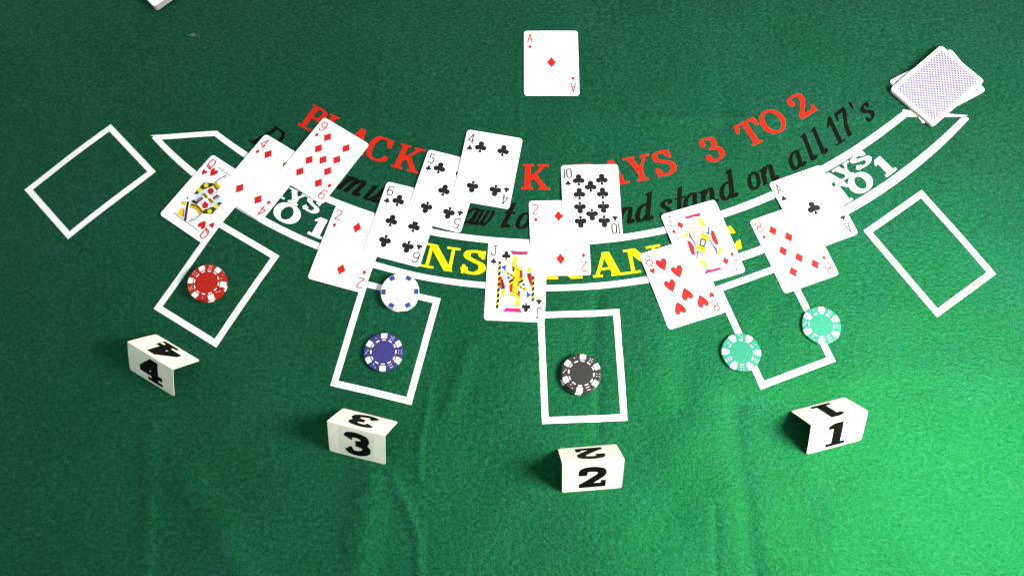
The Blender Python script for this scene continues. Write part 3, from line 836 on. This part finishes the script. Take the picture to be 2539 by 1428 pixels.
OUT = rounded(CW, CH, 3.6)
def card_body(c, parent):
    v, f, _ = fill([resample(OUT, 6)], 6.0)
    n = len(v)
    rim = resample(ccw(OUT), 6)
    top = [(x, y, arch(c, x, y) + CT) for x, y in v]
    botm = [(x, y, arch(c, x, y)) for x, y in v]
    faces = [tuple(t) for t in f] + [tuple(i + n for i in reversed(t)) for t in f]
    # side wall along the boundary edges of the triangulation
    cnt = {}
    for t in f:
        for i in range(3):
            e = (t[i], t[(i + 1) % 3])
            cnt[e] = cnt.get(e, 0) + 1
    for (i, j) in list(cnt):
        if (j, i) not in cnt:
            faces.append((i, i + n, j + n, j))
    return add_mesh('card_stock', top + botm, faces, ['card'], parent)

def rot180(q):
    return [(-x, -y) for x, y in q]

def index_pieces(rank, suit):
    wid = {'10': 8.6, 'A': 7.2, 'Q': 7.6, 'J': 6.6}.get(rank, 7.0)
    h = 12.2
    x0, y0 = -CW / 2 + 3.3 - (0.6 if rank == '10' else 0), CH / 2 - 4.0 - h
    num = [[(x0 + x * wid, y0 + y * h) for x, y in q] for q in TF[rank]]
    s = 7.0 if suit != 'd' else 6.4
    sp = [[(x0 + wid / 2 + x * s, CH / 2 - 22.6 + y * s) for x, y in q] for q in pip_shape(suit)]
    return num, sp

def court_polys(art):
    polys, cols = [], []
    def put(q, col):
        for p in (q, rot180(q)):
            polys.append(p)
            cols.append(col)
    for e in art:
        if e[0] == 'P':
            put(e[2], e[1])
        elif e[0] == 'S':
            for q in stroke(e[3], max(e[2] * 1.1, .85) / 2, smooth=len(e[3]) > 2 and e[2] > 0.7, n=5):
                put(q, e[1])
        else:
            put(disc(e[3][0], e[3][1], e[2], e[2], 12), e[1])
    return polys, cols

SUITN = {'d': 'diamonds', 'h': 'hearts', 'c': 'clubs'}
def playing_card(rank, suit, x, y, deg, label, ax, ay, tw=0.0, art=None, artpip=None):
    c = dict(x=x, y=y, a=math.radians(deg), ax=ax, ay=ay, tw=tw)
    settle(c)
    root = empty('playing_card', (x, y, c['z']), (math.atan(c['c']), -math.atan(c['b']), c['a']))
    tag(root, label, 'playing card', 'playing cards dealt on the felt')
    card_body(c, root)
    ink = 'p_black' if suit == 'c' else 'p_red'
    num, sp = index_pieces(rank, suit)
    for turn in (False, True):
        t = (lambda qs: [rot180(q) for q in qs]) if turn else (lambda qs: qs)
        card_print('index_numeral', t(num), [ink], c, root, 0.05)
        card_print('index_pip', t(sp), [ink], c, root, 0.05)
    s = PSIZE[suit]
    for col, py in PIPS.get(rank, []):
        flip = -1 if py < -0.5 else 1
        cx = col * 12.7
        k = 1.1 if rank == 'A' else 1.0
        card_print('pip', [[(cx + px * s * k * flip, py + yy * s * k * flip) for px, yy in q] for q in pip_shape(suit)], [ink], c, root, 0.05)
    if art:
        polys, cols = court_polys(art)
        names = sorted(set(cols))
        card_print('court_picture', polys, ['c_' + n for n in names], c, root, 0.05, [names.index(k) for k in cols])
        for flip in (1, -1):
            card_print('pip', [[(flip * (artpip[0] + px * 10.2), flip * (artpip[1] + yy * 10.2)) for px, yy in q] for q in pip_shape(suit)], [ink], c, root, 0.075)
    return root

def lay(k):
    return CARDS[k]
playing_card('A', 'd', *lay('Ad'), 'ace of diamonds lying alone at the top of the felt', .25, .9)
playing_card('Q', 'h', *lay('Qh'), 'queen of hearts, lowest of the far left hand', .3, .5, .3, QH, (-15.6, 26.8))
playing_card('4', 'd', *lay('4d'), 'four of diamonds between the queen of hearts and the nine', .35, .5, .2)
playing_card('9', 'd', *lay('9d'), 'nine of diamonds on top of the far left hand', .4, .4)
playing_card('2', 'd', -173.2, 344.6, -17.0, 'two of diamonds next to the six of clubs, above the white chips', .3, .5, .2)
playing_card('6', 'c', *lay('6c'), 'six of clubs overlapping the left two of diamonds', .3, .5)
playing_card('5', 'c', *lay('5c'), 'five of clubs between the six and the four of clubs', .3, .4, -.2)
playing_card('4', 'c', *lay('4c'), 'four of clubs on top of the five of clubs', .3, .5)
playing_card('J', 'c', *lay('Jc'), 'jack of clubs at the top left corner of the black chips box', .35, .5, .3, JC, (-11.6, 28.6))
playing_card('2', 'd', *lay('2d'), 'two of diamonds overlapping the jack and under the ten of clubs', .3, .4)
playing_card('10', 'c', *lay('10c'), 'ten of clubs on top of the two of diamonds', .3, .5)
playing_card('8', 'h', *lay('8h'), 'eight of hearts partly under the jack of diamonds', .35, .5)
playing_card('J', 'd', *lay('Jd'), 'jack of diamonds lying on the eight of hearts', .3, .6, .4, JD, (-15.5, 26.6))
playing_card('8', 'd', *lay('8d'), 'eight of diamonds partly under the ace of clubs', .3, .5)
playing_card('A', 'c', *lay('Ac'), 'ace of clubs lying on the eight of diamonds', .3, .6)

# ------------------------------------------------------------------ poker chips
CR, CTK = 20.0, 3.3
def lathe(name, prof, mat, parent, n=72):
    v, f = [], []
    for k in range(n):
        a = 2 * math.pi * k / n
        for r, z in prof:
            v.append((r * math.cos(a), r * math.sin(a), z))
    m = len(prof)
    for k in range(n):
        for j in range(m - 1):
            f.append((k * m + j, ((k + 1) % n) * m + j, ((k + 1) % n) * m + j + 1, k * m + j + 1))
    f.append(tuple(k * m + m - 1 for k in range(n)))
    f.append(tuple(k * m for k in reversed(range(n))))
    return add_mesh(name, v, f, [mat], parent)

def prism(name, poly, z0, z1, mat, parent, bevel=0.0):
    poly = ccw(poly)
    n = len(poly)
    v = [(x, y, z0) for x, y in poly] + [(x, y, z1) for x, y in poly]
    f = [tuple(range(n, 2 * n)), tuple(reversed(range(n)))] + [(i, (i + 1) % n, n + (i + 1) % n, n + i) for i in range(n)]
    return add_mesh(name, v, f, [mat], parent)

DICE = {1: [(0, 0)], 2: [(-1, -1), (1, 1)], 3: [(-1, -1), (0, 0), (1, 1)], 4: [(-1, -1), (-1, 1), (1, -1), (1, 1)],
        5: [(-1, -1), (-1, 1), (1, -1), (1, 1), (0, 0)], 6: [(-1, -1), (-1, 0), (-1, 1), (1, -1), (1, 0), (1, 1)]}
def ring_pt(r, a):
    return (r * math.cos(math.radians(a)), r * math.sin(math.radians(a)))

def make_chip(body, spot, mark, dice=True):
    root = empty('poker_chip')
    lathe('chip_body', [(0.01, 0), (CR - .5, 0), (CR - .12, .12), (CR, .45), (CR, CTK - .45), (CR - .12, CTK - .12), (CR - .5, CTK), (14.1, CTK), (13.9, CTK - .12), (11.7, CTK - .12), (11.5, CTK - .02), (0.01, CTK - .02)][::1], body, root)
    for k in range(6):
        a = 90 + 60 * k
        hw = 3.15
        outer = [ring_pt(CR + .05, a + d) for d in np.linspace(-9.0, 9.0, 7)]
        u = np.array(ring_pt(1, a))
        w = np.array((-u[1], u[0]))
        inner = [tuple(u * 14.6 + w * hw * .93), tuple(u * 14.6 - w * hw * .93)]
        # an insert that wraps over the rim: inset top edge, then the outer wall
        po = ccw(outer + inner)
        n = len(po)
        z = [(0.0, 1.0), (0.4, 1.0), (CTK - .4, 1.0), (CTK + .03, .972)]
        cen = u * 17
        v = []
        for zz, s in z:
            for x, y in po:
                rr = math.hypot(x, y)
                if rr > 19 and s < 1:
                    x, y = x * (CR - .5) / rr, y * (CR - .5) / rr
                if rr > 19 and zz == 0.0:
                    x, y = x * (CR - .4) / rr, y * (CR - .4) / rr
                v.append((x, y, zz))
        f = [tuple(range(3 * n, 4 * n)), tuple(reversed(range(n)))]
        for l in range(3):
            f += [(l * n + i, l * n + (i + 1) % n, (l + 1) * n + (i + 1) % n, (l + 1) * n + i) for i in range(n)]
        add_mesh('edge_insert', v, f, [spot], root)
    V, F = [], []
    def put(poly, z0, z1):
        poly = ccw(poly)
        n, o = len(poly), len(V)
        V.extend([(x, y, z0) for x, y in poly] + [(x, y, z1) for x, y in poly])
        F.append(tuple(range(o + n, o + 2 * n)))
        F.extend([(o + i, o + (i + 1) % n, o + n + (i + 1) % n, o + n + i) for i in range(n)])
    for k in range(12):
        a = 90 + 30 * k
        sp, w = (8.3, .5) if dice else (6.2, .26)
        put([ring_pt(12.8 + w, a + d) for d in np.linspace(-sp, sp, 6)] + [ring_pt(12.8 - w, a + d) for d in np.linspace(sp, -sp, 6)], CTK - .3, CTK - .05)
    add_mesh('dashed_ring', V, F, [mark], root)
    if dice:
        V, F = [], []
        for a, num in ((120, 1), (60, 5), (0, 4), (300, 6), (240, 2), (180, 3)):
            u = np.array(ring_pt(1, a))
            w = np.array((-u[1], u[0]))
            tilt = math.radians(0 if num in (4, 6) else 12)
            for dx, dy in DICE[num]:
                ex, ey = dx * math.cos(tilt) - dy * math.sin(tilt), dx * math.sin(tilt) + dy * math.cos(tilt)
                p = u * (16.9 + ex * 1.35) + w * ey * 1.35
                put(disc(p[0], p[1], .42, .42, 8), CTK - .2, CTK + .03)
        add_mesh('dice_marks', V, F, [mark], root)
    return root

def copy_tree(o):
    c = o.copy()
    COL.objects.link(c)
    for ch in list(o.children):
        d = ch.copy()
        COL.objects.link(d)
        d.parent = c
        d.matrix_parent_inverse = ch.matrix_parent_inverse.copy()
    return c

PROTO = {}
def chip(kind, x, y, deg, level, label):
    spec = {'red': ('chip_red', 'chip_white', 'chip_white'), 'blue': ('chip_blue', 'chip_white', 'chip_white'), 'black': ('chip_black', 'chip_white', 'chip_white'),
            'green': ('chip_green', 'chip_white', 'chip_white'), 'white': ('chip_white', 'chip_navy', 'chip_ink')}[kind]
    if kind not in PROTO:
        PROTO[kind] = make_chip(*spec, dice=kind != 'white')
        o = PROTO[kind]
    else:
        o = copy_tree(PROTO[kind])
    an = np.linspace(0, 2 * np.pi, 25)
    base = max(float(cloth_z(x + r * np.cos(an), y + r * np.sin(an)).max()) for r in (4, 12, 20)) + 0.27
    o.location = (x * MM, y * MM, (base + level * (CTK + .06)) * MM)
    o.rotation_euler = (0, 0, math.radians(deg))
    tag(o, label, 'poker chip', 'poker chips on the betting boxes')
    return o
def at_top(x, y, lv):
    """the measured face centres sit above the cloth: bring them down to the spot below"""
    h = CTK * (lv + 1) + .3
    return x * (1 - h / 851.5), y * (1 - h / 851.5)
x_, y_ = at_top(-322.2, 308.5, 1)
chip('red', x_ + .3, y_ - .3, 135, 0, 'lower red chip, mostly hidden under the other red chip')
chip('red', x_, y_, 142, 1, 'upper red chip in the left betting box')
x_, y_ = at_top(-117.7, 295.0, 1)
chip('white', x_ - .2, y_ - .4, 8, 0, 'lower white chip, mostly hidden under the other white chip')
chip('white', x_, y_, 30, 1, 'upper white chip with navy inserts below the six of clubs')
chip('blue', *at_top(-132.8, 230.1, 0), -1, 0, 'single dark blue chip in the betting box behind marker 3')
x_, y_ = at_top(69.2, 205.0, 1)
chip('black', x_ - 1.6, y_ - 1.3, -7, 0, 'lower black chip showing along the lower left rim of its stack')
chip('black', x_, y_, -8, 1, 'upper black chip in the box behind marker 2')
chip('green', *at_top(233.8, 224.4, 0), -93, 0, 'green chip on the left line of its betting box')
chip('green', *at_top(319.7, 251.9, 0), -7, 0, 'green chip on the right line of its betting box, brightly lit')

# ------------------------------------------------------------------ seat markers: folded cards with a number on each side
MF = marker_font()
def seat_marker(num, x, y, deg, w, h, s, label, dig_w, dig_h, dx=0.0, sticker=False):
    zc = max(cz(x + dx_, y + dy_) for dx_ in (-25, 0, 25) for dy_ in (-22, 0, 22)) * .5 + .35
    root = empty('seat_marker', (x, y, zc), (0, 0, math.radians(deg)))
    tag(root, label, 'seat marker', 'folded number markers along the seats')
    L = math.hypot(h, s)
    for side in (-1, 1):
        # panel frame: u along the ridge, v up the panel from its foot to the ridge, n outwards
        foot = np.array((0, side * s, 0.0))
        up = np.array((0, -side * s, h)) / L
        uu = np.array((-side * 1.0, 0, 0))            # so that u x up points outwards
        nn = np.cross(uu, up)
        def sag(u, v):
            return 0.5 * math.sin(math.pi * v / L) * (1 if side < 0 else .6) + 0.25 * (u / w) * (v / L)
        def P(u, v, d):
            return tuple(foot + uu * u + up * v + nn * (d + sag(u, v)))
        r = 3.0
        ol = []
        for cx, cy, a0 in ((-w / 2 + r, r, 180), (w / 2 - r, r, 270)):
            for k in range(6):
                a = math.radians(a0 + 90 * k / 5)
                ol.append((cx + r * math.cos(a), cy + r * math.sin(a)))
        ol += [(w / 2, L), (-w / 2, L)]
        v, f, _ = fill([resample(ol, 5)], 5.0)
        n = len(v)
        faces = [tuple(t) for t in f] + [tuple(i + n for i in reversed(t)) for t in f]
        cnt = {(t[i], t[(i + 1) % 3]) for t in f for i in range(3)}
        faces += [(i, i + n, j + n, j) for (i, j) in cnt if (j, i) not in cnt]
        body = add_mesh('front_panel' if side < 0 else 'back_panel', [P(u, q, .2) for u, q in v] + [P(u, q, -.2) for u, q in v], faces, ['tent'], root, smooth=False)
        lift = .2
        if sticker and side < 0:
            sv, sf, _ = fill([resample(rbox(-dig_w * .66, 2.5, dig_w * .66, L - 3.5), 5)], 5.0)
            add_mesh('number_sticker', [P(u, q, lift + .07) for u, q in sv], sf, ['sticker'], body)
            lift += .07
        gv, gf, _ = fill([resample([(dx + (px - .5) * dig_w, L * .48 + (py - .5) * dig_h) for px, py in q], 3) for q in MF[num][1]], 5.0)
        add_mesh('numeral', [P(u, q, lift + .07) for u, q in gv], gf, ['tent_black'], body)
    return root
seat_marker('4', -355.5, 219.9, -30.6, 56.5, 38, 21.5, 'folded white marker card numbered 4 below the red chips', 28, 35)
seat_marker('3', -148.9, 144.2, -14.6, 57.5, 44.5, 21.7, 'folded white marker card numbered 3 below the blue chip', 26, 37, sticker=True)
seat_marker('2', 73.1, 109.6, 3.8, 58.0, 46.0, 21.0, 'folded white marker card numbered 2 below the black chips', 27, 36)
seat_marker('1', 309.6, 147.9, 13.4, 57.2, 39, 22.0, 'folded white marker card numbered 1 at the lower right', 20, 36)

# ------------------------------------------------------------------ card packs just reaching into the picture, lint
def card_pack(x, y, deg, n, label, top_mat, th=0.5, corner=(-1, -1), lift=0.0):
    """a squared-up pack; (x, y) is its corner nearest the picture's middle"""
    a = math.radians(deg)
    cx, cy = -corner[0] * CW / 2, -corner[1] * CH / 2
    X, Y = x + math.cos(a) * cx - math.sin(a) * cy, y + math.sin(a) * cx + math.cos(a) * cy
    root = empty('card_pack', (X, Y, cz(X, Y) + 1.3 + lift), (0, 0, a))
    tag(root, label, 'card pack')
    V, F, MI = [], [], []
    for k in range(n):
        jx, jy = random.uniform(-.35, .35), random.uniform(-.35, .35)
        q = ccw(OUT)
        m, o = len(q), len(V)
        V.extend([(px + jx, py + jy, k * th) for px, py in q] + [(px + jx, py + jy, k * th + th * .9) for px, py in q])
        F.append(tuple(range(o + m, o + 2 * m)))
        F.append(tuple(reversed(range(o, o + m))))
        F.extend([(o + i, o + (i + 1) % m, o + m + (i + 1) % m, o + m + i) for i in range(m)])
    add_mesh('stacked_cards', V, F, ['deck_edge_shaded'], root)
    top = prism('top_card', OUT, n * th + .02, n * th + .34, 'card', root)
    if top_mat == 'deck_back':
        bk = prism('back_pattern', rounded(CW - 9.5, CH - 9.5, 1.2), n * th + .345, n * th + .39, 'deck_back', top)
    return root
card_pack(434.5, 540.0, -62, 6, 'card pack jutting out under another pack at the upper right edge', 'deck_back', 0.5, (-1, -1))
card_pack(431.5, 526.5, -50, 9, 'white bordered card pack with shade-grey painted edges at the upper right edge', 'deck_back', 0.5, (-1, -1), 3.5)
card_pack(-417.0, 652.0, 42, 16, 'white card pack poking into the top left corner', 'card', 0.5, (-1, -1))

V, F = [], []
for k in range(26):
    a0 = random.uniform(0, 6.28)
    px, py = random.gauss(0, 1.6), random.gauss(0, .9)
    ln = random.uniform(2, 4.5)
    pts = [(px + math.cos(a0 + .5 * j) * ln * j / 4, py + .6 * math.sin(a0 + .5 * j) * ln * j / 4, .35 + .4 * random.random()) for j in range(5)]
    for (p, q) in zip(pts[:-1], pts[1:]):
        o = len(V)
        d = np.subtract(q, p)
        d = d / (np.linalg.norm(d) + 1e-6)
        s = np.cross(d, (0, 0, 1)) * .16
        u = np.cross(s, d)
        for e in (p, q):
            V += [tuple(np.add(e, s)), tuple(np.add(e, u)), tuple(np.subtract(e, s)), tuple(np.subtract(e, u))]
        F += [(o + i, o + (i + 1) % 4, o + 4 + (i + 1) % 4, o + 4 + i) for i in range(4)]
lint = add_mesh('lint_tuft', V, F, ['lint'])
lint.location = (-0.3699, 0.6192, (cz(-369.9, 619.2) + .1) * MM)
tag(lint, 'small pale tuft of lint on the felt at the upper left', 'lint')
